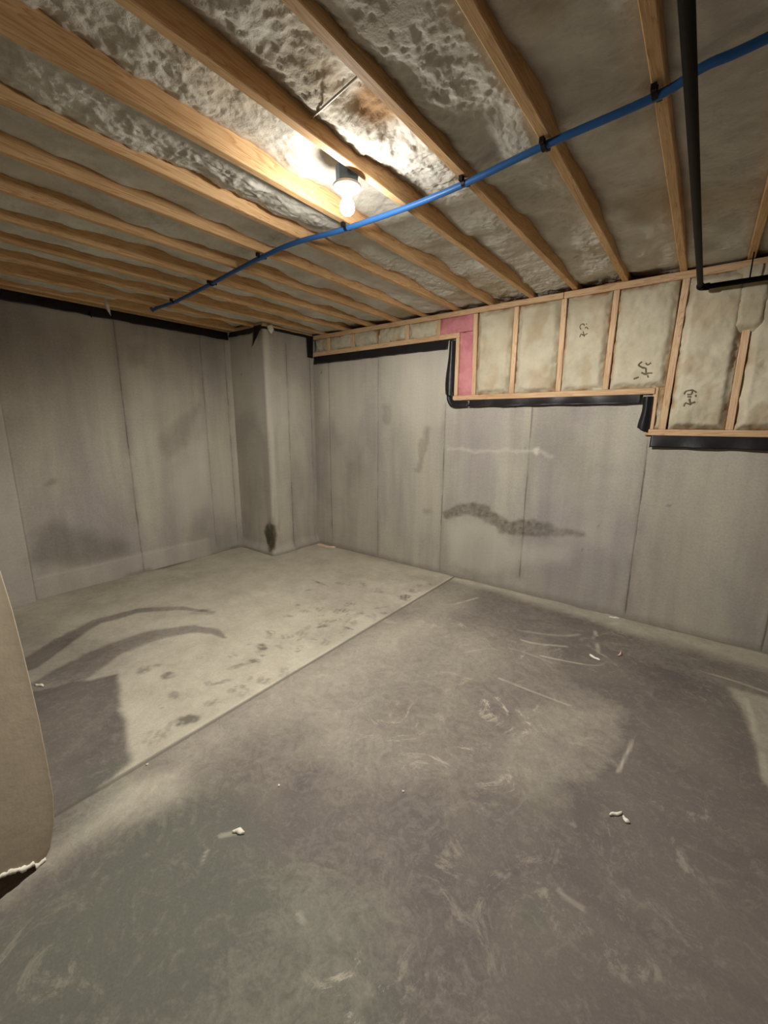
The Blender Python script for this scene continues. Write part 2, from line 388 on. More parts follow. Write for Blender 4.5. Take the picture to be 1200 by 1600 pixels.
# --- footprints and smudges pressed into the dust
mark = np.zeros_like(X)
def stamp(px, py, L, W, ang, amt, tread=True):
    global mark
    c = onz(px, py); a = math.radians(ang)
    u = (X - c[0]) * math.cos(a) + (Y - c[1]) * math.sin(a); v = -(X - c[0]) * math.sin(a) + (Y - c[1]) * math.cos(a)
    e = smooth(1.25, 0.55, (np.abs(u / L) ** 1.5 + np.abs(v / W) ** 1.5) ** 0.67 + 1.3 * (fbm(X * 16, Y * 16, 4, int(px)) - 0.5)) * (0.35 + 0.65 * smooth(0.3, 0.6, fbm(X * 45, Y * 45, 3, int(py))))
    if tread: e = e * (0.35 + 0.65 * smooth(0.35, 0.6, 0.5 + 0.5 * np.sin(u * 2 * math.pi / 0.034))) 
    mark = np.maximum(mark, np.minimum(1.6 * amt * e, .85))
for a in ((632, 932, .055, .045, 30, .85), (547, 943, .05, .022, 20, .45), (535, 955, .07, .05, 20, .4), (500, 952, .07, .045, 15, .28),
          (567, 912, .03, .02, 0, .55), (535, 912, .09, .035, 10, .28), (590, 925, .06, .03, 20, .25), (545, 982, .05, .02, 5, .55, False),
          (503, 979, .05, .025, 60, .5, False), (450, 963, .05, .03, 40, .3, False), (480, 955, .05, .03, 30, .25), (570, 915, .02, .02, 0, .3, False),
          (500, 911, .11, .018, -5, .42, False), (483, 922, .04, .02, 60, .3, False), (408, 1011, .055, .035, 10, .5, False), (398, 1033, .05, .025, 20, .45, False),
          (374, 1040, .07, .022, 70, .35, False), (262, 1057, .055, .04, 30, .45, False), (245, 1040, .04, .03, 60, .3, False), (345, 1066, .07, .02, 60, .35, False),
          (414, 1064, .05, .035, 15, .3), (292, 1124, .075, .045, 40, .6, False), (330, 1098, .05, .04, 20, .3), (270, 1085, .06, .035, 0, .3, False),
          (470, 990, .06, .045, 30, .25), (448, 995, .06, .04, 60, .25), (510, 1005, .05, .03, 20, .25), (225, 1045, .05, .06, 80, .35, False),
          (240, 1150, .07, .05, 40, .25), (655, 915, .03, .03, 0, .3), (600, 958, .05, .02, 30, .3, False), (465, 945, .03, .02, 0, .3, False),
          (855, 1250, .10, .05, 80, .10), (665, 1240, .09, .05, 95, .22)): stamp(*a)
rs = np.random.RandomState(5)
for k in range(46):                                              # the trodden trail that runs along the cut
    t = rs.rand(); off = abs(rs.randn()) * 0.16 + 0.06
    cx, cy = CUT - off - 0.25 * (rs.rand() < 0.25), 0.75 + 2.45 * t
    L_, W_ = 0.02 + 0.05 * rs.rand(), 0.010 + 0.022 * rs.rand(); a_ = rs.rand() * math.pi
    u = (X - cx) * math.cos(a_) + (Y - cy) * math.sin(a_); v = -(X - cx) * math.sin(a_) + (Y - cy) * math.cos(a_)
    e = smooth(1.2, 0.7, np.hypot(u / L_, v / W_) + 1.2 * (fbm(X * 25, Y * 25, 3, 300 + k) - 0.5)) * smooth(0.3, 0.6, fbm(X * 60, Y * 60, 2, k))
    mark = np.maximum(mark, (0.2 + 0.35 * rs.rand()) * e)
# rough darker rim where the slab meets the walls
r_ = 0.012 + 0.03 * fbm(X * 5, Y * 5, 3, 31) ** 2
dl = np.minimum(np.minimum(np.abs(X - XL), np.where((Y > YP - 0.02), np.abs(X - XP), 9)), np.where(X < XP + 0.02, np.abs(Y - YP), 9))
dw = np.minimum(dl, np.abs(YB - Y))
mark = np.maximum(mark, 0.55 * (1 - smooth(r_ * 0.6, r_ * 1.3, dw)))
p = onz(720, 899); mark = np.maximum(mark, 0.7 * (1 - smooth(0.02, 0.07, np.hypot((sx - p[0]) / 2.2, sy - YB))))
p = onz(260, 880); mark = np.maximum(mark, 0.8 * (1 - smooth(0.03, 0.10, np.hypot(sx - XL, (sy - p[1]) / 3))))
white = np.zeros_like(X)
def line(pts, wd, amt, soft=0.006):
    global white
    pp = [(q.x, q.y) for q in catmull([Vector((*q, 0)) for q in P2(pts)], 5)]
    d, t = seg_dist(sx * 0.25 + X * 0.75, sy * 0.25 + Y * 0.75, pp)
    amt = amt * smooth(0.25, 0.55, fbm(X * 7, Y * 7, 3, 33))
    white = np.maximum(white, amt * (1 - smooth(wd - soft, wd + soft, d)) * (0.45 + 0.55 * vn(X * 14, Y * 14, 3)))
for a in (([(989, 1156), (978, 1180), (966, 1206)], .005, .8), ([(700, 946), (722, 941), (746, 934)], .011, .7), ([(815, 1000), (840, 1006), (885, 1010)], .012, .55),
          ([(845, 1025), (870, 1030), (930, 1040), (950, 1030), (935, 1020)], .006, .7), ([(930, 985), (932, 1003), (935, 1018)], .012, .6),
          ([(780, 1060), (830, 1080), (890, 1102)], .005, .6), ([(1100, 1050), (1150, 1065), (1200, 1082)], .010, .55), ([(322, 1330), (313, 1352), (303, 1375)], .003, .75),
          ([(270, 1378), (277, 1412)], .016, .5, .02), ([(873, 1390), (885, 1402), (910, 1420)], .006, .5), ([(345, 1306), (372, 1300)], .01, .5), ([(467, 1428), (473, 1440)], .008, .4),
          ([(540, 1530), (575, 1545), (550, 1570), (560, 1600)], .012, .35, .02), ([(1165, 1090), (1185, 1160), (1196, 1222)], .012, .4), ([(812, 985), (870, 993), (905, 991)], .012, .35, .015),
          ([(720, 1020), (790, 1012), (860, 1035)], .008, .3), ([(950, 960), (970, 970), (955, 975)], .018, .5, .02), ([(210, 1240), (225, 1225)], .012, .3, .02)): line(*a)
white = np.maximum(white, 0.45 * (1 - smooth(0.004, 0.014, np.abs(X - (CUT - 0.018)))) * smooth(0.4, 0.6, fbm(Y * 5, X * 5, 3, 8)) * smooth(0.5, 1.2, Y))
Z = 0.0015 * (fbm(X * 4, Y * 4, 3, 61) - 0.5)
groove = np.abs(X - CUT) < 0.0035
Z = np.where(groove, -0.014, Z)
mark = np.where(np.abs(X - CUT) < 0.0065, 0.7, mark)
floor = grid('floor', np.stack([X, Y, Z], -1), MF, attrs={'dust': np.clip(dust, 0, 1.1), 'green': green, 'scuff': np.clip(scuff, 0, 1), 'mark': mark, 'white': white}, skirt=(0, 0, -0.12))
tag(floor, 'grey concrete basement floor with swept dust, footprints and a straight saw cut', kind='structure')

# ------------------------------------------------------------------ concrete walls
def wall_attrs(U, Zz, seams, seed, base_step=False):
    """seams: positions along U"""
    dark = 0.22 * smooth(0.50, 0.75, fbm(U * 1.2, Zz * 0.8, 4, seed)); light = 0.22 * smooth(0.55, 0.75, fbm(U * 1.5, Zz * 1.2, 4, seed + 5))
    seam = np.zeros_like(U); D = np.zeros_like(U)
    for k, (s, z0, z1, amt) in enumerate(seams):
        on = smooth(z0 - 0.03, z0 + 0.03, Zz) * (1 - smooth(z1 - 0.03, z1 + 0.03, Zz))
        wob = s + 0.004 * (fbm(Zz * 6, Zz * 0 + k, 3, seed + k) - 0.5)
        e = 1 - smooth(0.002, 0.008, np.abs(U - wob)); g = smooth(0.3, 0.65, fbm(Zz * 7, Zz * 0 + s * 3, 3, seed + 3))
        seam = np.maximum(seam, 0.7 * amt * on * e * (0.35 + 0.65 * g))
        D = np.maximum(D, on * (1 - smooth(0.002, 0.006, np.abs(U - wob))) * 0.003)
        halo = (1 - smooth(0.0, 0.06, np.abs(U - s)))
        dark = np.maximum(dark, 0.20 * amt * halo * on * smooth(0.35, 0.6, fbm(Zz * 3, U * 8, 3, seed + 9)))
    return dark, light, seam, D
def refine(lo, hi, step, at, fine=0.003):
    a = list(np.arange(lo, hi, step)) + [hi]
    for s in at: a += [s - 2 * fine, s - fine, s, s + fine, s + 2 * fine]
    a = np.array(sorted(v for v in a if lo <= v <= hi)); return a[np.concatenate([[True], np.diff(a) > 0.0008])]

# far wall, with the top stepping down to the right
sm = [(-3.46, 0, 2.2, .7), (-2.75, 0.0, 2.15, .6), (-1.955, 0.0, 1.65, .9), (-1.15, 0.12, 1.62, .9), (-0.315, 0.04, 1.35, 1.0), (0.48, 0, 1.35, .8), (1.30, 0, 1.35, .8)]
us = refine(XP - 0.02, XR + 0.1, 0.014, [s[0] for s in sm] + [XS1, XS2])
def wall_strip(x0, x1, ztop, us):
    u = us[(us >= x0 - 1e-6) & (us <= x1 + 1e-6)]; u = np.unique(np.concatenate([[x0], u, [x1]]))
    zz = np.linspace(-0.02, ztop, int(ztop / 0.014)); return u, zz
dq = lambda lst: [ony(*p) for p in lst]
def far_panel(x0, x1, ztop, seed):
    u, zz = wall_strip(x0, x1, ztop, us)
    U, Zz = np.meshgrid(u, zz, indexing='ij')
    dark, light, seam, D = wall_attrs(U, Zz, sm, 101)
    # the honeycombed damp streak in the middle of the wall
    pts = dq([(698, 803), (722, 796), (748, 797), (772, 812), (795, 826), (822, 824), (850, 828), (880, 834), (912, 836)])
    ww = U + 0.05 * (fbm(U * 14, Zz * 14, 3, 41) - 0.5); wz = Zz + 0.05 * (fbm(U * 14, Zz * 14, 3, 43) - 0.5)
    d, t = seg_dist(ww, wz, pts)
    wd = np.interp(t, [0, .12, .35, .6, .75, .85, 1], [.045, .062, .062, .075, .07, .035, .022])
    st = 1 - smooth(wd - 0.02, wd + 0.018, d)
    rough = fbm(U * 45, Zz * 45, 3, 47)
    dark = np.maximum(dark, st * (0.25 + 0.6 * rough))
    p = ony(668, 799); dark = np.maximum(dark, 0.25 * (1 - smooth(0.02, 0.09, np.hypot(ww - p[0], (wz - p[1]) * 2))))
    D = D + st * 0.012 * (rough - 0.3)
    # paler rubbed concrete round it
    lp = poly_sd(ww, wz, dq([(698, 815), (760, 815), (800, 850), (900, 850), (890, 880), (800, 885), (760, 900), (700, 880)]))
    light = np.maximum(light, 0.35 * (1 - smooth(-0.08, 0.06, lp)))
    for pt, rr in (((440, 0), 0), ((605, 648), .07), ((660, 700), .06)):
        if rr:
            q = ony(*pt); dark = np.maximum(dark, 0.30 * smooth(1.25, 0.6, np.hypot((ww - q[0]) / rr, (wz - q[1]) / rr / 1.7)))
    d, _ = seg_dist(ww, wz, dq([(668, 668), (665, 700), (652, 735)])); dark = np.maximum(dark, 0.32 * (1 - smooth(0.01, 0.05, d)))
    q = ony(502, 582); dark = np.maximum(dark, 0.9 * (1 - smooth(.008, .016, np.hypot(U - q[0], Zz - q[1]))))
    q = ony(838, 706); light = np.maximum(light, 0.8 * (1 - smooth(.012, .035, np.hypot(ww - q[0], (wz - q[1]) * .7))))
    d, _ = seg_dist(ww, wz, dq([(700, 700), (760, 706), (800, 704), (838, 706), (860, 712)])); light = np.maximum(light, 0.35 * (1 - smooth(.0, .03, d)))
    for q_ in ((935, 822), (752, 841), (820, 700), (910, 860), (1045, 790)):
        q = ony(*q_); dark = np.maximum(dark, .6 * (1 - smooth(.004, .012, np.hypot(U - q[0], Zz - q[1]))))
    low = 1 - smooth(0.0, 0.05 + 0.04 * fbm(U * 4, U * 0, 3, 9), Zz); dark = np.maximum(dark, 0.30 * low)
    D = D + 0.002 * fbm(U * 5, Zz * 5, 3, 71)
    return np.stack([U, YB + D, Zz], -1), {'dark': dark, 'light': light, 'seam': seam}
bm = None
Pm, At = far_panel(XP - 0.02, XS1, Z1, 0)
wall_back = grid('wall_back', Pm, MW, attrs=At, skirt=(0, 0.2, 0)); tag(wall_back, 'grey concrete far wall stepping down to the right beneath timber framing', kind='structure')
Pm, At = far_panel(XS1, XS2, Z2, 0); grid('concrete_pour', Pm, MW, wall_back, At, skirt=(0, 0.2, 0))
Pm, At = far_panel(XS2, XR + 0.1, Z3, 0); grid('concrete_pour', Pm, MW, wall_back, At, skirt=(0, 0.2, 0))

# left wall
sl = [(1.68, 0.0, 2.4, .9), (2.48, 0.1, 2.4, .6), (2.76, 0, 2.4, .8), (0.82, 0, 2.4, .35)]
us = refine(YF - 0.1, YP + 0.05, 0.014, [s[0] for s in sl]); us = us[(us > -0.3) | (np.arange(len(us)) % 8 == 0)]
zz = np.linspace(-0.02, 2.40, 170)
U, Zz = np.meshgrid(us, zz, indexing='ij')
dark, light, seam, D = wall_attrs(U, Zz, sl, 211)
lx = lambda lst: [onx(*p, XL) for p in lst]
ww = U + 0.10 * (fbm(U * 6, Zz * 6, 3, 241) - 0.5); wz = Zz + 0.08 * (fbm(U * 6, Zz * 6, 3, 243) - 0.5)
dark = np.maximum(dark, 0.42 * (1 - smooth(-0.10, 0.08, poly_sd(ww, wz, lx([(45, 885), (45, 830), (80, 815), (140, 830), (205, 850), (200, 868), (110, 888)])))))
dark = np.maximum(dark, 0.25 * (1 - smooth(-0.04, 0.06, poly_sd(ww, wz, lx([(250, 690), (300, 640), (315, 630), (290, 690), (262, 715)])))))
dark = np.maximum(dark, 0.25 * (1 - smooth(-0.02, 0.05, poly_sd(ww, wz, lx([(200, 545), (225, 540), (225, 570), (205, 575)])))))
q = onx(78, 752, XL); dark = np.maximum(dark, 0.30 * (1 - smooth(.02, .08, np.hypot(ww - q[0], (wz - q[1]) * 2))))
light = np.maximum(light, 0.25 * (1 - smooth(-0.12, 0.1, poly_sd(ww, wz, lx([(270, 760), (300, 690), (330, 680), (330, 780), (280, 830)])))))
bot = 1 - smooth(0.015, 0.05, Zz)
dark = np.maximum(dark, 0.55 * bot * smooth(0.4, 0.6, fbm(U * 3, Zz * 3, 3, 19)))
# near pilaster (4.5 cm proud) and a low footing ledge (1.2 cm proud)
pro = 0.045 * (1 - smooth(0.815, 0.835, U)) + np.where((U >= 0.83), 0.014 * (1 - smooth(0.185, 0.20, Zz)), 0) * (1 - smooth(2.35, 2.42, U))
light = np.maximum(light, 0.22 * (1 - smooth(0.815, 0.835, U))); light = np.maximum(light, 0.18 * (1 - smooth(0.18, 0.2, Zz)) * (U > .83) * (U < 2.4))
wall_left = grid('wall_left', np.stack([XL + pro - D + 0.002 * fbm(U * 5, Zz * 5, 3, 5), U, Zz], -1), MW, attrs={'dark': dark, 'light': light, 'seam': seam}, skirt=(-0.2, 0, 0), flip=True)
tag(wall_left, 'grey concrete left wall with vertical form seams and damp stains', kind='structure')
# pilaster in the corner, one folded sheet: return face then front face, rounded arris, flaring at the foot
L1 = XP - XL; L2 = YB - YP
ss = np.concatenate([np.arange(-0.02, L1 - 0.03, 0.014), np.linspace(L1 - 0.03, L1 + 0.03, 9), np.arange(L1 + 0.044, L1 + L2, 0.012), [L1 + L2 + 0.02]])
ss = np.unique(np.concatenate([ss, [L1 + 0.28 - .003, L1 + 0.28, L1 + 0.28 + .003, L1 + 0.62]]))
zz = np.linspace(-0.02, 2.40, 200)
Sg, Zz = np.meshgrid(ss, zz, indexing='ij')
t = np.clip((Sg - (L1 - 0.03)) / 0.06, 0, 1)
px = np.where(Sg < L1, XL + Sg, XP); py = np.where(Sg < L1, YP, YP + Sg - L1)
rr = 0.03; th = t * math.pi / 2
inr = (t > 0) & (t < 1)
px = np.where(inr, XP - rr + rr * np.sin(th), px); py = np.where(inr, YP + rr - rr * np.cos(th), py)
dark, light, seam, D = wall_attrs(Sg, Zz, [(L1 + 0.28, 0, 2.3, .8), (L1 + 0.62, 0, 2.3, .6), (L1 - 0.25, 0, 2.35, .3)], 307)
wS = Sg + 0.05 * (fbm(Sg * 12, Zz * 12, 3, 5) - 0.5); wZ = Zz + 0.09 * (fbm(Sg * 12, Zz * 8, 3, 6) - 0.5)
dark = np.maximum(dark, 0.95 * (1 - smooth(-0.03, 0.02, poly_sd(wS, wZ, [(L1 - 0.19, 0.26), (L1 - 0.10, 0.36), (L1 + 0.03, 0.34), (L1 + 0.06, 0.24), (L1 + 0.02, 0.10), (L1 - 0.03, 0.03), (L1 - 0.13, 0.13)]))))
dark = np.maximum(dark, 0.30 * (1 - smooth(-0.02, 0.04, poly_sd(wS, wZ, [(L1 - 0.05, 0.7), (L1 + 0.06, 0.6), (L1 + 0.1, 0.3), (L1 - 0.08, 0.3)]))) * smooth(0.3, 0.7, fbm(Sg * 30, Zz * 4, 2, 8)))
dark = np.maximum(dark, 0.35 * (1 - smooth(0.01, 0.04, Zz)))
dark = np.maximum(dark, 0.6 * (1 - smooth(.006, .02, np.hypot(Sg - (L1 - 0.42), Zz - 1.98))))
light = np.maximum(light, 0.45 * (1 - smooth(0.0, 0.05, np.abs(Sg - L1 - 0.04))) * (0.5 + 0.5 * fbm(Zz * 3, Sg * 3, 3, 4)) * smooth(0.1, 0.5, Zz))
fl = 0.035 * (1 - smooth(0.0, 0.12, Zz)) * (0.5 + fbm(Sg * 6, Zz * 6, 3, 12))
px = px + fl * smooth(L1 - 0.08, L1 + 0.02, Sg); py = py - fl * (1 - smooth(L1 - 0.02, L1 + 0.06, Sg))
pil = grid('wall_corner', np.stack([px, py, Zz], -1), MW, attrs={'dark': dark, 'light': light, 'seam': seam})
pil.name = 'trim_1'; tag(pil, 'concrete pilaster jutting into the far left corner with a dark damp patch', kind='structure')
box('pilaster_core', (XL - 0.2, XP - 0.035, YP + 0.035, YB + 0.2, -0.02, 2.39), MW, pil, 0)
# unseen walls behind the camera
for nm, b in (('wall_right', (XR, XR + 0.2, YF - 0.2, YB + 0.2, -0.02, 2.66)), ('wall_front', (XL - 0.2, XR, YF - 0.2, YF, -0.02, 2.66))):
    tag(box(nm, b, MW, None, 0.004), 'plain grey concrete wall behind the camera', kind='structure')

# ------------------------------------------------------------------ framing on top of the far wall
FY0, FY1 = YB - 0.012, YB + 0.128              # faces of the studs
def plank(name, x0, x1, z0, z1, mat, y0=FY0, y1=FY1, skew=0.0, parent=wall_back, sub=6):
    bm = box_bm(x0, x1, y0, y1, z0, z1, 0.003)
    zc = (z0 + z1) / 2
    for v in bm.verts: v.co.x += skew * (v.co.z - zc)
    return from_bm(name, bm, mat, parent)
plank('top_plate', XP + 0.02, -0.98, 2.385, 2.428, M_STUDX)
plank('top_plate', -0.975, XR, 2.382, 2.428, M_STUDX, FY0 - 0.004)
plank('bottom_plate', XP + 0.02, XS1 + 0.05, Z1 + 0.008, Z1 + 0.052, M_STUDX, FY0 - 0.01)
plank('bottom_plate', XS1 - 0.03, XS2 + 0.01, Z2 + 0.006, Z2 + 0.048, M_STUDX, FY0 - 0.01)
plank('bottom_plate', XS2 - 0.02, XR, Z3 + 0.006, Z3 + 0.048, M_STUDX, FY0 - 0.01)
zt = 2.382
for x in (ony(514, 540)[0], ony(552, 535)[0], ony(637, 520)[0], ony(686, 512)[0]):
    plank('cripple_stud', x - 0.019, x + 0.019, Z1 + 0.052, zt, M_STUDZ)
plank('stud', XS1 + 0.012, XS1 + 0.046, Z2 + 0.048, Z1 + 0.05, M_STUDZ, FY0 - 0.004)
studs2 = [-1.68, -1.33, -0.965, -0.625]
for k, x in enumerate(studs2): plank('stud', x - 0.019, x + 0.019, Z2 + 0.048, zt, M_STUDZ, FY0 - 0.003 * (k % 2), skew=(-0.02, 0.0, -0.015, 0.01)[k])
plank('stud', -0.255, -0.215, Z3 + 0.048, zt, M_STUDZ, FY0 - 0.004, skew=0.02)
plank('stud', XS2 + 0.0, XS2 + 0.03, Z3 + 0.048, Z2 + 0.05, M_STUDZ)
plank('stud', 0.095, 0.135, Z3 + 0.048, zt, M_STUDZ, FY0 + 0.0)
for x in (0.47, 0.83, 1.19, 1.55, 1.91, 2.27): plank('stud', x - .019, x + .019, Z3 + .048, zt, M_STUDZ)
box('sheathing', (XP, XR, FY1, FY1 + 0.02, Z3, 2.66), M_DECK, wall_back, 0)
# foam-filled bays: each a lumpy pillow between its studs
def bay_surface(X, Zz, x0, x1, z0, z1, bulge, seed):
    u = np.clip((X - x0) / (x1 - x0), 0, 1); v = np.clip((Zz - z0) / (z1 - z0), 0, 1)
    eu = np.minimum(u, 1 - u) * (x1 - x0); ev = np.minimum(v, 1 - v) * (z1 - z0)
    e = np.minimum(eu + 0.018 * (fbm(X * 20, Zz * 20, 3, seed) - 0.5), ev + 0.02 * (fbm(X * 20, Zz * 20, 3, seed + 1) - 0.5))
    prof = smooth(-0.004, 0.045, e)
    y = FY0 + 0.022 - bulge * prof - 0.022 * (fbm(X * 7, Zz * 5, 3, seed + 2) - 0.5) * prof - 0.012 * (fbm(X * 26, Zz * 22, 3, seed + 4) - 0.5)
    y = y - 0.012 * smooth(0.03, 0.0, e) * smooth(0.45, 0.7, fbm(X * 16, Zz * 16, 2, seed + 6))
    return y, e
def bay(x0, x1, z0, z1, mat=M_BATT, bulge=0.034, seed=1, name='insulation', res=0.008):
    a = np.linspace(x0, x1, max(6, int((x1 - x0) / res))); b = np.linspace(z0, z1, max(6, int((z1 - z0) / res)))
    X, Zz = np.meshgrid(a, b, indexing='ij'); y, e = bay_surface(X, Zz, x0, x1, z0, z1, bulge, seed)
    st = 0.75 * smooth(0.022, 0.004, e) * smooth(0.35, 0.6, fbm(X * 14, Zz * 8, 3, seed + 8)) + 0.28 * smooth(0.55, 0.75, fbm(X * 8, Zz * 6, 3, seed + 10))
    if mat is M_PINK: st = st * 0
    return grid(name, np.stack([X, y, Zz], -1), mat, wall_back, {'stain': st}, skirt=(0, FY1 - YB + 0.02, 0))
c1 = [XP + 0.02, ony(514, 540)[0], ony(552, 535)[0], ony(591, 528)[0], ony(637, 520)[0], ony(686, 512)[0]]
for k in range(5): bay(c1[k] + (.019 if k not in (3,) else .004), c1[k + 1] - (.019 if k != 2 else .004), Z1 + 0.052, 2.385, bulge=0.02, seed=20 + k)
bay(ony(686, 512)[0] + .019, -1.699, Z1 + 0.055, 2.385, M_PINK, 0.016, 40, 'pink_batt')
bay(XS1 + 0.046, -1.697, Z2 + 0.048, Z1 + 0.052, M_PINK, 0.014, 41, 'pink_batt')
ed = [(-1.68, -1.33), (-1.33, -0.965), (-0.965, -0.625), (-0.625, -0.235)]
bays = []
for k, (a, b) in enumerate(ed): bays.append((bay(a + .021, b - .021, Z2 + .048, 2.385, seed=50 + 3 * k), a + .021, b - .021, Z2 + .048, 2.385, 50 + 3 * k))
bay(XS2 + 0.03, -0.257, Z3 + .048, Z2 + .048, bulge=0.012, seed=66)
bays.append((bay(-0.213, 0.095, Z3 + .048, 2.385, bulge=0.05, seed=70), -0.213, 0.095, Z3 + .048, 2.385, 70))
bay(0.137, 0.451, Z3 + .048, 2.385, bulge=0.045, seed=73)
for k, x in enumerate((0.47, 0.83, 1.19, 1.55, 1.91)): bay(x + .019, x + .341, Z3 + .048, 2.385, seed=80 + k, res=0.03)
# foam that has closed over the stud right of the pipe
a = np.linspace(0.02, 0.22, 30); b = np.linspace(2.02, 2.385, 46); Xg, Zg = np.meshgrid(a, b, indexing='ij')
e = np.minimum(np.minimum(Xg - .02, .22 - Xg), (Zg - 2.02)); pr = smooth(0, 0.06, e + 0.03 * (fbm(Xg * 20, Zg * 20, 3, 4) - .5))
grid('insulation', np.stack([Xg, FY0 + 0.01 - 0.04 * pr - .012 * fbm(Xg * 18, Zg * 14, 3, 5), Zg], -1), M_BATT, wall_back, {'stain': 0.3 * fbm(Xg * 9, Zg * 9, 2, 8)}, skirt=(0, 0.03, 0))
# marker scrawl on three of the foam bays
def scrawl(batt, strokes, bulge=0.034, wd=0.006):
    o, x0, x1, z0, z1, seed = batt
    bm = bmesh.new()
    for st in strokes:
        pts = []
        for p in st:
            x, z = ony(*p, FY0 - 0.02); y = float(bay_surface(np.array([x]), np.array([z]), x0, x1, z0, z1, bulge, seed)[0][0])
            x, z = ony(*p, y); pts.append(Vector((x, y - 0.0025, z)))
        pts = catmull(pts, 5) if len(pts) > 1 else [pts[0], pts[0] + Vector((0.008, 0, 0.002))]
        fr = []
        for i, q in enumerate(pts):
            yy = float(bay_surface(np.array([q.x]), np.array([q.z]), x0, x1, z0, z1, bulge, seed)[0][0]) - 0.003
            t_ = (pts[min(i + 1, len(pts) - 1)] - pts[max(i - 1, 0)]).normalized(); nrm = Vector((-t_.z, 0, t_.x)).normalized() * wd * (0.7 + 0.5 * random.random())
            fr.append([bm.verts.new((q.x + nrm.x * s, yy + (0.003 if abs(s) == 1 else -0.0012), q.z + nrm.z * s)) for s in (-1, 0, 1)])
        for a_, b_ in zip(fr, fr[1:]):
            for k in (0, 1): bm.faces.new((a_[k], a_[k + 1], b_[k + 1], b_[k]))
    bmesh.ops.translate(bm, verts=bm.verts, vec=(0, 0, 0))
    me = bpy.data.meshes.new('handwritten_mark'); bm.to_mesh(me); bm.free(); me.materials.append(M_INK)
    q = link(bpy.data.objects.new('handwritten_mark', me), o); q['label'] = 'faded black marker scrawl on the foam'
scrawl(bays[2], [[(912, 506), (908, 507), (906, 511), (908, 515)], [(912, 506), (913, 509)], [(916, 506), (917, 507)], [(914, 513), (916, 511), (919, 514)], [(911, 518), (913, 526)], [(906, 527), (908, 522), (912, 524), (918, 521)]], wd=.004)
scrawl(bays[3], [[(1003, 565), (998, 570), (1003, 574), (1009, 575)], [(1009, 567), (1012, 570), (1017, 567)], [(1009, 575), (1010, 585)], [(1002, 582), (1009, 585), (1013, 583), (1019, 583)], [(1012, 586), (1013, 590)], [(990, 592), (998, 589)]])
scrawl(bays[4], [[(1069, 616), (1071, 612), (1077, 610), (1083, 610), (1088, 613)], [(1074, 616), (1080, 616), (1082, 611)], [(1074, 620), (1080, 620)], [(1087, 617), (1087, 620)], [(1077, 623), (1079, 633)], [(1069, 635), (1071, 630), (1077, 631), (1086, 628)]], bulge=0.05)

# ------------------------------------------------------------------ ceiling: deck, joists and sprayed foam
ceil = box('ceiling', (XL - 0.2, XR + 0.2, YF - 0.2, YB + 0.2, 2.665, 2.70), M_DECK, None, 0)
tag(ceil, 'open joist basement ceiling filled with white spray foam', kind='structure')
JX = [-4.19, -3.86, -3.53, -3.21, -2.88, -2.54, -2.205, -1.875, -1.552, -1.222, -0.905, -0.578, -0.245, 0.085, 0.415, 0.745, 1.075, 1.405, 1.735, 2.065, 2.395]
for k, x in enumerate(JX):
    bm = bmesh.new(); n = 40; rings = []
    for i in range(n + 1):
        y = YF + 0.02 + (YB + 0.12 - YF - 0.02) * i / n
        dx = 0.004 * math.sin(y * 1.3 + k) ; dz = 0.0025 * math.sin(y * 1.9 + 2 * k)
        hw = 0.0185
        sec = [(-hw, 2.665), (-hw, ZJ + .003), (-hw + .003, ZJ), (hw - .003, ZJ), (hw, ZJ + .003), (hw, 2.665)]
        rings.append([bm.verts.new((x + dx + a, y, z + (dz if z < 2.6 else 0))) for a, z in sec])
    for a, b in zip(rings, rings[1:]):
        for j in range(5): bm.faces.new((a[j], a[j + 1], b[j + 1], b[j]))
        bm.faces.new((a[5], a[0], b[0], b[5]))
    bm.faces.new(rings[0]); bm.faces.new(rings[-1][::-1])
    from_bm('joist', bm, M_JOIST, ceil)
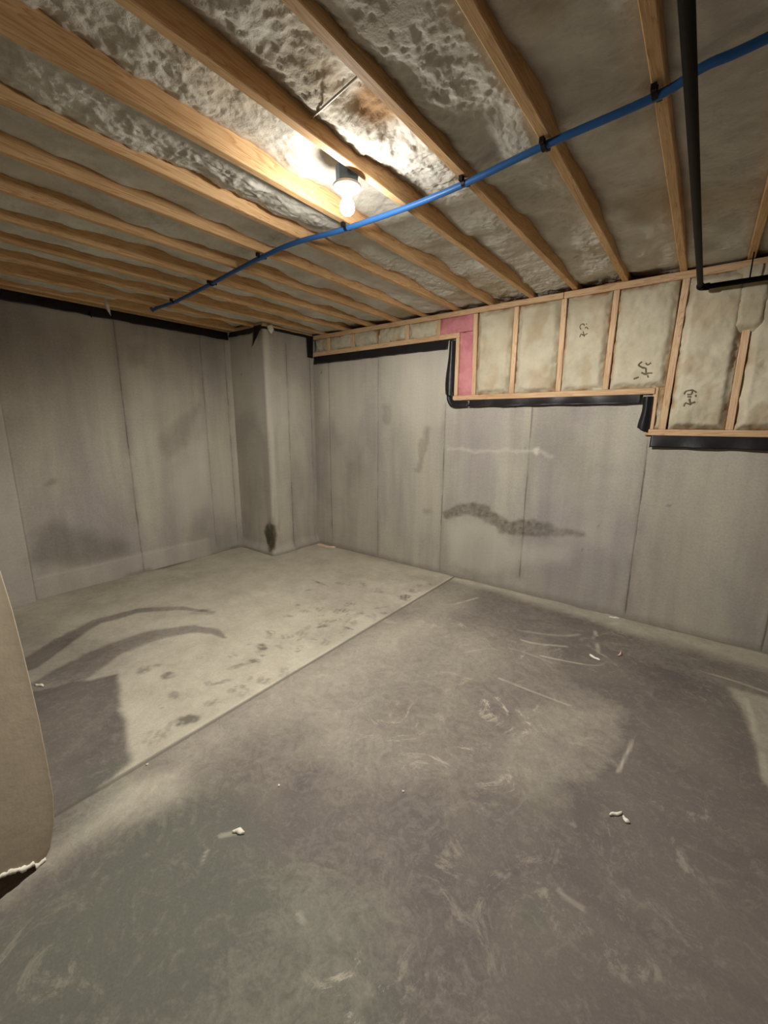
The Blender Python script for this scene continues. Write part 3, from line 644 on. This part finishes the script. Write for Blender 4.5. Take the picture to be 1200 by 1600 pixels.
# foam in the bays. height above the joist underside, contact with left joist a bit higher
yv = np.concatenate([np.arange(YF + 0.02, 0.05, 0.06), np.arange(0.05, YB + 0.10, 0.0065)])
def foam_bay(x0, x1, k):
    nx = max(12, int((x1 - x0) / 0.0065)) if x0 < 0.6 else 12
    yy = yv if x0 < 0.6 else yv[::6]
    a = np.linspace(x0, x1, nx); X, Y = np.meshgrid(a, yy, indexing='ij')
    u = (X - x0) / (x1 - x0)
    lowf = fbm(X * 1.1 + k * 3.7, Y * 1.7, 3, 500 + k)                    # slow changes in spray depth
    midf = fbm(X * 6 + k, Y * 5, 3, 520 + k)
    hgt = (0.052 if k < 9 else 0.060 if k < 11 else 0.048) + 0.050 * (lowf - 0.5) * 2 * 0.8
    # where the photograph shows the foam hanging lower or higher: (x, y, radius, dz)
    for cx, cy, r, dz in FOAM_SPOTS:
        dz = dz * (0.45 if dz < 0 else 0.8)
        hgt = hgt + dz * (1 - smooth(0.2 * r, r, np.hypot(X - cx, (Y - cy) * 0.55)))
    hgt = hgt + (0.010 * (u < 9) * smooth(2.30, 2.42, Y + 0.06 * (midf - .5)) if -1.5 < (x0 + x1) / 2 < -0.3 else 0)
    hgt = hgt - 0.030 * smooth(2.5, 3.4, Y)
    edge = np.minimum(u, 1 - u) * (x1 - x0)
    hgt = hgt + 0.010 * (1 - smooth(0, 0.05, edge + .02 * (midf - .5)))       # curls up where it meets the timber
    hgt = hgt - 0.030 * (midf - 0.5) * 1.2
    wxx = X + 0.03 * fbm(X * 12, Y * 12, 2, 7); wyy = Y + 0.03 * fbm(X * 12, Y * 12, 2, 9)
    lump = billow(wxx * 16, wyy * 13, 3, 540 + k)
    kn = 0.5 + 0.5 * smooth(0.35, 0.6, fbm(X * 1.8, Y * 1.8, 2, 560 + k))
    if k >= 12 or k < 8: kn = kn * 0.5
    hgt = hgt + (0.011 * (lump - 0.35) + 0.012 * (billow(wxx * 42 + 2 * lump, wyy * 36, 3, 580 + k) - .35)) * kn
    hgt = np.maximum(hgt, 0.012)
    st = 0.55 * (1 - smooth(0.0, 0.02, edge + 0.02 * (midf - 0.5))) + 0.9 * (1 - smooth(0.05, 0.11, np.hypot(X + 1.02, (Y - 1.30) * 0.9)))
    o = grid('insulation', np.stack([X, Y, ZJ + hgt], -1), M_FOAM, ceil, {'stain': np.clip(st, 0, 1)}, skirt=(0, 0, 0.09), flip=True)
    return o
FOAM_SPOTS = [(-1.72, 1.35, 0.22, -0.045), (-1.72, 1.75, 0.16, -0.03), (-1.40, 1.70, 0.16, 0.03), (-1.02, 1.28, 0.14, 0.045), (-0.72, 1.15, 0.26, -0.035), (-0.72, 1.62, 0.15, 0.02),
              (-2.04, 1.9, 0.2, -0.03), (-0.42, 1.9, 0.2, -0.03), (-0.42, 2.6, .25, -.03), (-1.08, 1.7, .2, -0.02), (-0.7, 1.75, .1, -.03), (-2.37, 2.3, .25, -.03)]
edges = [XL + 0.0] + JX
for k in range(len(edges) - 1):
    foam_bay(edges[k] + (0.0 if k == 0 else 0.014), edges[k + 1] - 0.014, k)

# timber sill on the left wall and pilaster
box('sill_plate', (XL - 0.12, XL + 0.012, YF, YP, ZJ - 0.002, ZJ + 0.040), M_JOIST, wall_left, 0.003)
box('sill_plate', (XL, XP + 0.012, YP - 0.012, YP + 0.12, ZJ - 0.004, ZJ + 0.03), M_STUDX, pil, 0.003)
box('sill_plate', (XP - 0.12, XP + 0.010, YP + 0.12, YB, ZJ - 0.004, ZJ + 0.02), M_JOIST, pil, 0.003)

# ------------------------------------------------------------------ black membrane flaps
def flap(name, path, top, drop, label, out=0.014, seed=0, th=0.002, group=None, curl=0.012):
    """path: list of (x, y) with the outward normal on the right-hand side; top, drop: z and height, constants or functions of arc length"""
    path = [Vector((p[0], p[1], 0)) for p in path]
    fine = []
    for a, b in zip(path, path[1:]):
        n = max(2, int((b - a).length / 0.012)); fine += [a.lerp(b, i / n) for i in range(n)]
    fine.append(path[-1]); N = len(fine); rows = 9
    P = np.zeros((N, rows, 3)); s = 0
    for i, p in enumerate(fine):
        if i: s += (p - fine[i - 1]).length
        t_ = (fine[min(i + 1, N - 1)] - fine[max(i - 1, 0)]).normalized(); nr = Vector((t_.y, -t_.x, 0))
        T = top(s) if callable(top) else top; Dp = drop(s) if callable(drop) else drop
        for j in range(rows):
            v = j / (rows - 1)
            bulge = out * (0.35 + 0.65 * v) + curl * v * v * float(fbm(np.array([s * 4.0]), np.array([seed * 3.1]), 2, seed)[0]) + 0.006 * math.sin(s * 23 + seed) * v
            q = p + nr * bulge; P[i, j] = (q.x, q.y, T - Dp * v - 0.008 * v * (float(fbm(np.array([s * 9.0]), np.array([1.0]), 2, seed + 2)[0]) - .5))
    o = grid(name, P, M_BLACK, None)
    md = o.modifiers.new('thickness', 'SOLIDIFY'); md.thickness = th; md.offset = 0
    return tag(o, label, 'membrane', group)
G = 'black membrane flaps along the wall tops'
flap('membrane_flap', [(XL + 0.008, 0.86), (XL + 0.008, YP - 0.03)], 2.424,
     lambda s: 0.080 - 0.026 * smooth(2.2, 3.7, s), 'long black plastic membrane strip hanging along the top of the left wall', seed=1, group=G)
flap('membrane_flap', [(XL + 0.03, YP - 0.008), (XP - 0.14, YP - 0.008)], 2.424, lambda s: 0.05 + 0.012 * s, 'black membrane strip across the return face of the corner pilaster', seed=9, group=G)
flap('membrane_flap', [(XP - 0.13, YP - 0.012), (XP - 0.004, YP - 0.012)], 2.434, lambda s: 0.20 - 1.25 * s if s < 0.11 else 0.06,
     'small black triangular membrane tab drooping at the pilaster top', seed=2, group=G, out=0.02)
flap('membrane_flap', [(XP + 0.004, YP + 0.06), (XP + 0.004, YB - 0.10)], 2.432, 0.03, 'thin black membrane edge over the front of the corner pilaster', seed=3, group=G, out=0.006)
flap('membrane_flap', [(XP + 0.006, YB - 0.10), (XP + 0.006, YB - 0.012), (XP + 0.03, YB - 0.012)], 2.425, 0.235, 'black upright membrane fold in the corner beside the first timber bay', seed=4, group=G, out=0.01)
flap('membrane_flap', [(XP + 0.035, YB - 0.004), (XS1 - 0.062, YB - 0.004)], Z1 + 0.014, 0.085, 'black membrane strip under the highest timber plate on the far wall', seed=5, group=G, out=0.022)
flap('membrane_flap', [(XS1 + 0.17, YB - 0.004), (XS2 - 0.066, YB - 0.004)], Z2 + 0.012, 0.065, 'black membrane strip under the middle timber plate on the far wall', seed=6, group=G, out=0.024)
flap('membrane_flap', [(XS2 + 0.02, YB - 0.004), (1.4, YB - 0.004)], Z3 + 0.012, 0.085, 'black membrane strip under the lowest timber plate at the right', seed=7, group=G, out=0.020)
def riser(x, z0, z1, label, seed, wd=0.075):
    zs = np.linspace(z0, z1, 50); P = np.zeros((50, 8, 3))
    for i, z in enumerate(zs):
        for j in range(8):
            v = j / 7; tt = (z - z0) / (z1 - z0); w_ = wd * (0.55 + 0.45 * math.sin(math.pi * (0.15 + 0.55 * (1 - tt))))
            P[i, j] = (x - w_ * v - 0.01 * v * math.sin(tt * 5 + seed), YB - 0.018 - 0.022 * math.sin(v * math.pi) - 0.012 * v, z + (0.035 * v * (1 - tt)))
    o = grid('membrane_flap', P, M_BLACK, None); md = o.modifiers.new('thickness', 'SOLIDIFY'); md.thickness = 0.002
    return tag(o, label, 'membrane', G)
riser(XS1 + 0.012, Z2 + 0.03, Z1 - 0.01, 'tall upright black membrane flap on the step left of the pink insulation', 1)
riser(XS2 + 0.006, Z3 + 0.022, Z2 - 0.01, 'short upright black membrane flap on the lower step of the far wall', 2, 0.07)
# rounded fold at the foot of the tall flap
pts = [(XS1 - 0.052, YB - 0.03, Z2 + 0.08), (XS1 - 0.045, YB - 0.034, Z2 + 0.01), (XS1 - 0.01, YB - 0.036, Z2 - 0.04), (XS1 + 0.05, YB - 0.036, Z2 - 0.055), (XS1 + 0.16, YB - 0.03, Z2 - 0.052)]
pp = catmull(pts, 8); P = np.zeros((len(pp), 5, 3))
for i, q in enumerate(pp):
    t_ = (pp[min(i + 1, len(pp) - 1)] - pp[max(i - 1, 0)]).normalized(); n_ = Vector((-t_.z, 0, t_.x))
    for j in range(5):
        v = j / 4; r = q + n_ * 0.055 * v; P[i, j] = (r.x, q.y + 0.010 * math.sin(v * 3), r.z)
o = grid('membrane_flap', P, M_BLACK, None); md = o.modifiers.new('thickness', 'SOLIDIFY'); md.thickness = 0.002
tag(o, 'rounded black membrane fold at the lower left corner of the pink insulation', 'membrane', G)

# ------------------------------------------------------------------ ceiling lamp: box, porcelain holder, bulb
lampo = empty('ceiling_lamp', (BULB.x, BULB.y, 2.47)); tag(lampo, 'lit bare bulb in a round white porcelain holder beneath a joist', 'lamp')
bpy.context.view_layer.update()
bm = bmesh.new()
for z, r in ((2.398, .052), (2.400, .053), (2.470, .053), (2.472, .052)): pass
bm = lathe_bm([(.001, .070), (.0435, .070), (.0445, .068), (.0445, .002), (.0430, 0), (.001, 0)], (BULB.x, BULB.y, 2.404), 8)
bx_ = from_bm('junction_box', bm, M_BOXB, lampo); bx_['label'] = 'blue plastic junction box'
from_bm('mounting_bracket', box_bm(BULB.x + 0.036, -1.2405, BULB.y - 0.02, BULB.y + 0.02, 2.425, 2.465, 0.002), M_BOXB, lampo)
prof = [(.001, .012), (.054, .012), (.058, .009), (.058, .004), (.051, -.002), (.036, -.007), (.026, -.012), (.0235, -.020), (.021, -.021), (.018, -.016), (.001, -.016)]
from_bm('lampholder', lathe_bm(prof, (BULB.x, BULB.y, 2.392), 36), M_PORC, lampo, True)
prof = [(.001, .046), (.0135, .046), (.0145, .040), (.0150, .030), (.019, .020), (.0255, .008), (.0290, -.006), (.0285, -.018), (.024, -.029), (.015, -.036), (.006, -.039), (.0005, -.0395)]
from_bm('bulb', lathe_bm(prof, (BULB.x, BULB.y, BULB.z - 0.003), 32), M_BULB, lampo, True)

# ------------------------------------------------------------------ blue water pipe clipped under the joists
bp = [(2.4, 1.20), (1.2, 1.38), (0.5, 1.50), (-0.005, 1.581), (-0.133, 1.602), (-0.246, 1.638), (-0.58, 1.677), (-0.907, 1.714), (-1.223, 1.741), (-1.597, 1.716), (-1.896, 1.69), (-2.251, 1.70), (-2.9, 1.79), (-3.50, 1.845), (-3.86, 1.86), (-4.0, 1.88)]
zp = ZJ - 0.0155
path = catmull([(x, y, zp - (0.006 if k % 2 else 0)) for k, (x, y) in enumerate(bp)], 8)
path[-1].z += 0.03; path[-2].z += 0.022; path[-3].z += 0.016; path[-4].z += .01
pipe = empty('water_pipe', path[0]); tag(pipe, 'blue plastic water pipe running across the undersides of the joists', 'pipe'); bpy.context.view_layer.update()
from_bm('pipe_run', tube_bm(path, 0.0125, 14), M_BLUE, pipe, True)
def pipe_y(x): return float(np.interp(x, [p[0] for p in bp[::-1]], [p[1] for p in bp[::-1]]))
for x in JX[1:19]:
    if any(abs(x - q) < .01 for q in (-1.222, -1.875, -2.54, -3.21, -3.86)): continue
    y = pipe_y(x); bm = bmesh.new()
    dirv = Vector((1, (pipe_y(x + .05) - pipe_y(x - .05)) / .1, 0)).normalized(); sd = Vector((-dirv.y, dirv.x, 0))
    prof = [(sd * math.cos(a) * r + Vector((0, 0, -math.sin(a) * r))) for r in (0.0135, 0.0170) for a in [math.pi * i / 10 for i in range(11)]]
    inner = prof[:11]; outer = prof[11:]
    c = Vector((x, y, zp - 0.001))
    inner = [sd * 0.0135 + Vector((0, 0, 0.014))] + inner + [-sd * 0.0135 + Vector((0, 0, 0.014))]
    outer = [sd * 0.0170 + Vector((0, 0, 0.014))] + outer + [-sd * 0.0170 + Vector((0, 0, 0.014))]
    R = []
    for s in (-0.008, 0.008): R.append(([bm.verts.new(c + q + dirv * s) for q in inner], [bm.verts.new(c + q + dirv * s) for q in outer]))
    for i in range(len(inner) - 1):
        bm.faces.new((R[0][0][i], R[0][0][i + 1], R[1][0][i + 1], R[1][0][i])); bm.faces.new((R[0][1][i], R[1][1][i], R[1][1][i + 1], R[0][1][i + 1]))
        for s in (0, 1): bm.faces.new((R[s][0][i], R[s][1][i], R[s][1][i + 1], R[s][0][i + 1]))
    for s in (-1, 1):
        q = c + sd * s * 0.024
        r = bmesh.ops.create_cube(bm, size=1)
        for v in r['verts']: v.co = Vector((q.x + v.co.x * .015, q.y + v.co.y * .018, zp + 0.004 + v.co.z * 0.018))
    from_bm('pipe_clip', bm, M_CLIP, pipe)

# ------------------------------------------------------------------ black iron gas pipe
gz = 2.285; gx = -0.142; gy = 3.37
gas = empty('gas_pipe', (gx, gy, gz)); tag(gas, 'black iron pipe running below the ceiling to an elbow before the far wall', 'pipe'); bpy.context.view_layer.update()
from_bm('pipe_run', tube_bm([(gx, YF + 0.02, gz), (gx, 0, gz), (gx, gy - 0.03, gz)], 0.0150, 18), M_IRON, gas, True)
from_bm('pipe_run', tube_bm([(gx + 0.03, gy, gz), (1.0, gy, gz - 0.002), (XR - 0.01, gy, gz)], 0.0150, 18), M_IRON, gas, True)
el = [(gx, gy - 0.045, gz), (gx, gy - 0.044, gz), (gx, gy - 0.030, gz), (gx, gy - 0.016, gz), (gx + .004, gy - 0.005, gz), (gx + 0.016, gy, gz), (gx + 0.03, gy, gz), (gx + 0.044, gy, gz), (gx + 0.045, gy, gz)]
from_bm('elbow', tube_bm(el, [.018, .0205, .0205, .0188, .0188, .0188, .0205, .0205, .018], 18), M_IRON, gas, True)
for yy in (0.9,):
    pass
for yy in (-1.4, -0.2): 
    bm = tube_bm([(gx - 0.0175, yy, 2.60), (gx - 0.0175, yy, gz)] + [(gx - 0.0175 * math.cos(a), yy, gz - 0.0175 * math.sin(a)) for a in [math.pi * i / 8 for i in range(1, 8)]] + [(gx + 0.0175, yy, gz), (gx + 0.0175, yy, 2.60)], 0.003, 6)
    from_bm('hanger', bm, M_IRON, gas)
bm = tube_bm([(0.085 + .0, gy, ZJ + .02), (0.085, gy, gz + 0.012)], 0.004, 6); from_bm('hanger', bm, M_IRON, gas)

# ------------------------------------------------------------------ small fixed or hanging things overhead
p1 = (-1.203, onz(485, 188, 2.47)[1], 2.475); p2 = (-0.923, onz(553, 125, 2.44)[1], 2.445)
o = from_bm('brace_wire', tube_bm([p1, p2], 0.0035, 8), M_ROD); tag(o, 'thin pale metal wire spanning two joists above the bulb', 'wire')
def shard(name, c, L, w_, ax, label, cat='foam', n=8, seed=0):
    bm = bmesh.new(); rnd = random.Random(seed); ax = Vector(ax).normalized(); u = ax.orthogonal().normalized(); v = ax.cross(u); rings = []
    for i in range(n + 1):
        t = i / n; r = w_ * (0.35 + 0.75 * math.sin(math.pi * min(1, 0.22 + 0.78 * t))) * (1 - 0.75 * t ** 3)
        p = Vector(c) + ax * L * t
        rings.append([bm.verts.new(p + (u * math.cos(k * math.pi / 4) + v * 0.6 * math.sin(k * math.pi / 4)) * r * (0.8 + 0.4 * rnd.random())) for k in range(8)])
    for a, b in zip(rings, rings[1:]):
        for k in range(8): bm.faces.new((a[k], a[(k + 1) % 8], b[(k + 1) % 8], b[k]))
    bm.faces.new(rings[0]); bm.faces.new(rings[-1][::-1])
    return tag(from_bm(name, bm, M_WHITE, None, True), label, cat)
q = onx(160, 452, -4.18); shard('foam_drip', (-4.18, q[0], 2.49), 0.15, 0.017, (0.25, 0.18, -1), 'pale pointed foam drip hanging in front of the left wall membrane', seed=1)
q = onx(422, 508, -3.67); shard('foam_lump', (-3.668, q[0], 2.436), 0.085, 0.030, (0.1, 0.0, -1), 'white foam lump on the top edge of the corner pilaster', seed=2)
q = onx(140, 488, -4.28); o = shard('membrane_tab', (-4.262, q[0], 2.37), 0.045, 0.010, (0, 0.1, -1), 'tiny dark membrane tab sticking out below the left wall strip', 'membrane', seed=3); o.data.materials[0] = M_CLIP

# ------------------------------------------------------------------ cream sheet standing at the left edge
XS = -1.60
sil = [(-70, 700), (-30, 800), (0, 888), (20, 955), (34, 1010), (46, 1060), (60, 1120), (72, 1180), (83, 1240), (85, 1285), (79, 1325), (70, 1343)]
ed_ = [onx(*p, XS) for p in sil]                       # (y, z) down the free edge
ez = np.array([e[1] for e in ed_]); ey = np.array([e[0] for e in ed_])
zb = ez[-1]
zs = np.linspace(0.02, 1.95, 120); vs = np.concatenate([[0, .004, .010, .018, .03, .05], np.linspace(0.08, 1.5, 40)])
top_y = lambda z: np.interp(z, ez[::-1], ey[::-1]) if z <= ez[0] else ey[0] - (z - ez[0]) * 0.10
ztorn = lambda v: 0.006 + 0.62 * min(max(v - 0.012, 0), 0.14) + 0.016 * (fbm(np.array([v * 60]), np.array([2.0]), 3, 5)[0] - 0.5)
sheet_x = lambda v, z: XS + 0.30 * min(v, 0.45) + 0.006 * math.sin(v * 14 + z * 3) - 0.10 * float(smooth(0.9, 1.95, z)) - 0.004 * (1 - math.exp(-v * 40))
P = np.zeros((len(zs), len(vs), 3))
for i in range(len(zs)):
    for j, v in enumerate(vs):
        zl = max(0.004, ztorn(v))
        z = zl + (1.95 - zl) * (i / (len(zs) - 1)) ** 1.35
        y = float(top_y(z)) - v
        x = sheet_x(v, z)
        P[i, j] = (x, y, z)
sheet = empty('insulation_sheet', (XS - 0.05, -0.3, 0)); tag(sheet, 'tall cream sheet standing at the left edge with a torn white bottom corner', 'sheet'); bpy.context.view_layer.update()
Ps = P - np.array([XS - 0.05, -0.3, 0.0])
o = grid('sheet_face', Ps, M_SHEET, sheet); md = o.modifiers.new('thickness', 'SOLIDIFY'); md.thickness = 0.022; md.offset = -1
md = o.modifiers.new('bevel', 'BEVEL'); md.width = 0.006; md.segments = 2; md.limit_method = 'ANGLE'
# the torn white rim of the bottom corner
bm = bmesh.new(); rnd = random.Random(4); rings = []
N = 40
for i in range(N):
    v = 0.20 * i / (N - 1); z = max(0.006, ztorn(v)); y = float(top_y(z)) - v + .002
    x = sheet_x(v, z)
    r = 0.010 * (0.6 + 0.8 * rnd.random()) * (1 - 0.55 * i / N)
    rings.append([bm.verts.new((x + 0.002 + r * 0.6 * math.cos(a), y, max(0.002, z + r * 1.2 * math.sin(a)))) for a in [k * math.pi / 3 for k in range(6)]])
for a, b in zip(rings, rings[1:]):
    for k in range(6): bm.faces.new((a[k], a[(k + 1) % 6], b[(k + 1) % 6], b[k]))
bm.faces.new(rings[0]); bm.faces.new(rings[-1][::-1])
o = from_bm('torn_edge', bm, M_WHITE, sheet, True); o['label'] = 'ragged white torn edge'
o = from_bm('backing_board', box_bm(XS - 0.14, XS - 0.115, -1.35, float(top_y(0.1)) - 0.10, 0.0, 1.2, 0.003), M_SHEETD, sheet); o['label'] = 'brown backing board'

# ------------------------------------------------------------------ debris on the floor
bm = bmesh.new(); a = onz(474, 855); b = onz(530, 855)
pa = Vector((XP + 0.10, 3.40, 0.014)); pb = Vector((b[0], YB - 0.05, 0.014)); dv = (pb - pa)
dirv = dv.normalized(); sd = Vector((-dirv.y, dirv.x, 0)); rings = []
for i in range(9):
    t = i / 8; w_ = 0.020 * (0.55 + 0.6 * math.sin(0.5 + 1.9 * t)); hh = 0.012 + 0.004 * math.sin(t * 9)
    p = pa.lerp(pb, t) + sd * 0.006 * math.sin(t * 5); p.z = 0
    rings.append([bm.verts.new(p + sd * w_ * s + Vector((0, 0, z))) for s, z in ((-1, 0.001), (-.95, hh), (-.3, hh * 1.7), (.5, hh * 1.5), (1, hh * .8), (1, 0.001))])
for r1, r2 in zip(rings, rings[1:]):
    for k in range(6): bm.faces.new((r1[k], r1[(k + 1) % 6], r2[(k + 1) % 6], r2[k]))
bm.faces.new(rings[0]); bm.faces.new(rings[-1][::-1])
tag(from_bm('wood_scrap', bm, M_STICK, None), 'pale splintered wood scrap lying in the far corner', 'scrap')
def scrap(name, px, py, L, W, ang, label, seed, mat=M_WHITE, hgt=0.008):
    c = onz(px, py); rnd = random.Random(seed); a = math.radians(ang); n = 9; bm = bmesh.new()
    d = Vector((math.cos(a), math.sin(a), 0)); s = Vector((-d.y, d.x, 0)); top = []; bot = []
    for i in range(n):
        t = i / (n - 1) - 0.5; w_ = W * (0.25 + 0.75 * math.cos(t * math.pi) * (0.7 + 0.6 * rnd.random()))
        cz = hgt * (0.4 + 0.8 * abs(math.sin(t * 5 + seed)))
        p = Vector((c[0], c[1], 0)) + d * L * t + s * 0.25 * L * math.sin(t * 4 + seed) * 0.4
        top.append([bm.verts.new(p + s * w_ * q + Vector((0, 0, 0.003 + cz * (1 - q * q * .7)))) for q in (-1, -.3, .4, 1)])
        bot.append([bm.verts.new(p + s * w_ * q + Vector((0, 0, 0.0012))) for q in (-1, -.3, .4, 1)])
    for i in range(n - 1):
        for k in range(3):
            bm.faces.new((top[i][k], top[i][k + 1], top[i + 1][k + 1], top[i + 1][k])); bm.faces.new((bot[i][k], bot[i + 1][k], bot[i + 1][k + 1], bot[i][k + 1]))
        for k in (0, 3): bm.faces.new((top[i][k], top[i + 1][k], bot[i + 1][k], bot[i][k]))
    for i in (0, n - 1):
        for k in range(3): bm.faces.new((top[i][k], top[i][k + 1], bot[i][k + 1], bot[i][k]))
    return tag(from_bm(name, bm, mat, None, True), label, 'scrap')
scrap('foam_crumb', 62, 1072, 0.055, 0.009, 20, 'small white crumb on the swept floor near the cream sheet', 1)
scrap('foam_crumb', 373, 1301, 0.045, 0.011, 35, 'pinkish white foam crumb on the foreground floor left of centre', 2)
scrap('paper_flake', 962, 1273, 0.055, 0.008, 60, 'curled white flake on the bare floor at the right, left one of two', 3)
scrap('paper_flake', 978, 1282, 0.028, 0.010, -20, 'tiny white flake beside the curled flake on the right floor', 4)
scrap('wood_shaving', 968, 1023, 0.06, 0.006, 80, 'thin pale shaving near the far wall on the right floor', 5, M_STICK, 0.014)
scrap('foam_crumb', 929, 1028, 0.075, 0.012, -40, 'white ragged foam crumb among the curved scuffs near the far wall', 6)
scrap('foam_crumb', 960, 966, 0.07, 0.012, 10, 'off-white crumb lying at the foot of the far wall', 7)
for k, (px, py, lb) in enumerate(((436, 1228, 'tiny bright grit speck left of the floor centre'), (630, 1237, 'tiny bright grit speck at the centre of the floor'), (230, 1195, 'tiny white grit speck beside the saw cut'))):
    scrap('grit_speck', px, py, 0.010, 0.004, 30 * k, lb, 10 + k, M_WHITE, 0.003)
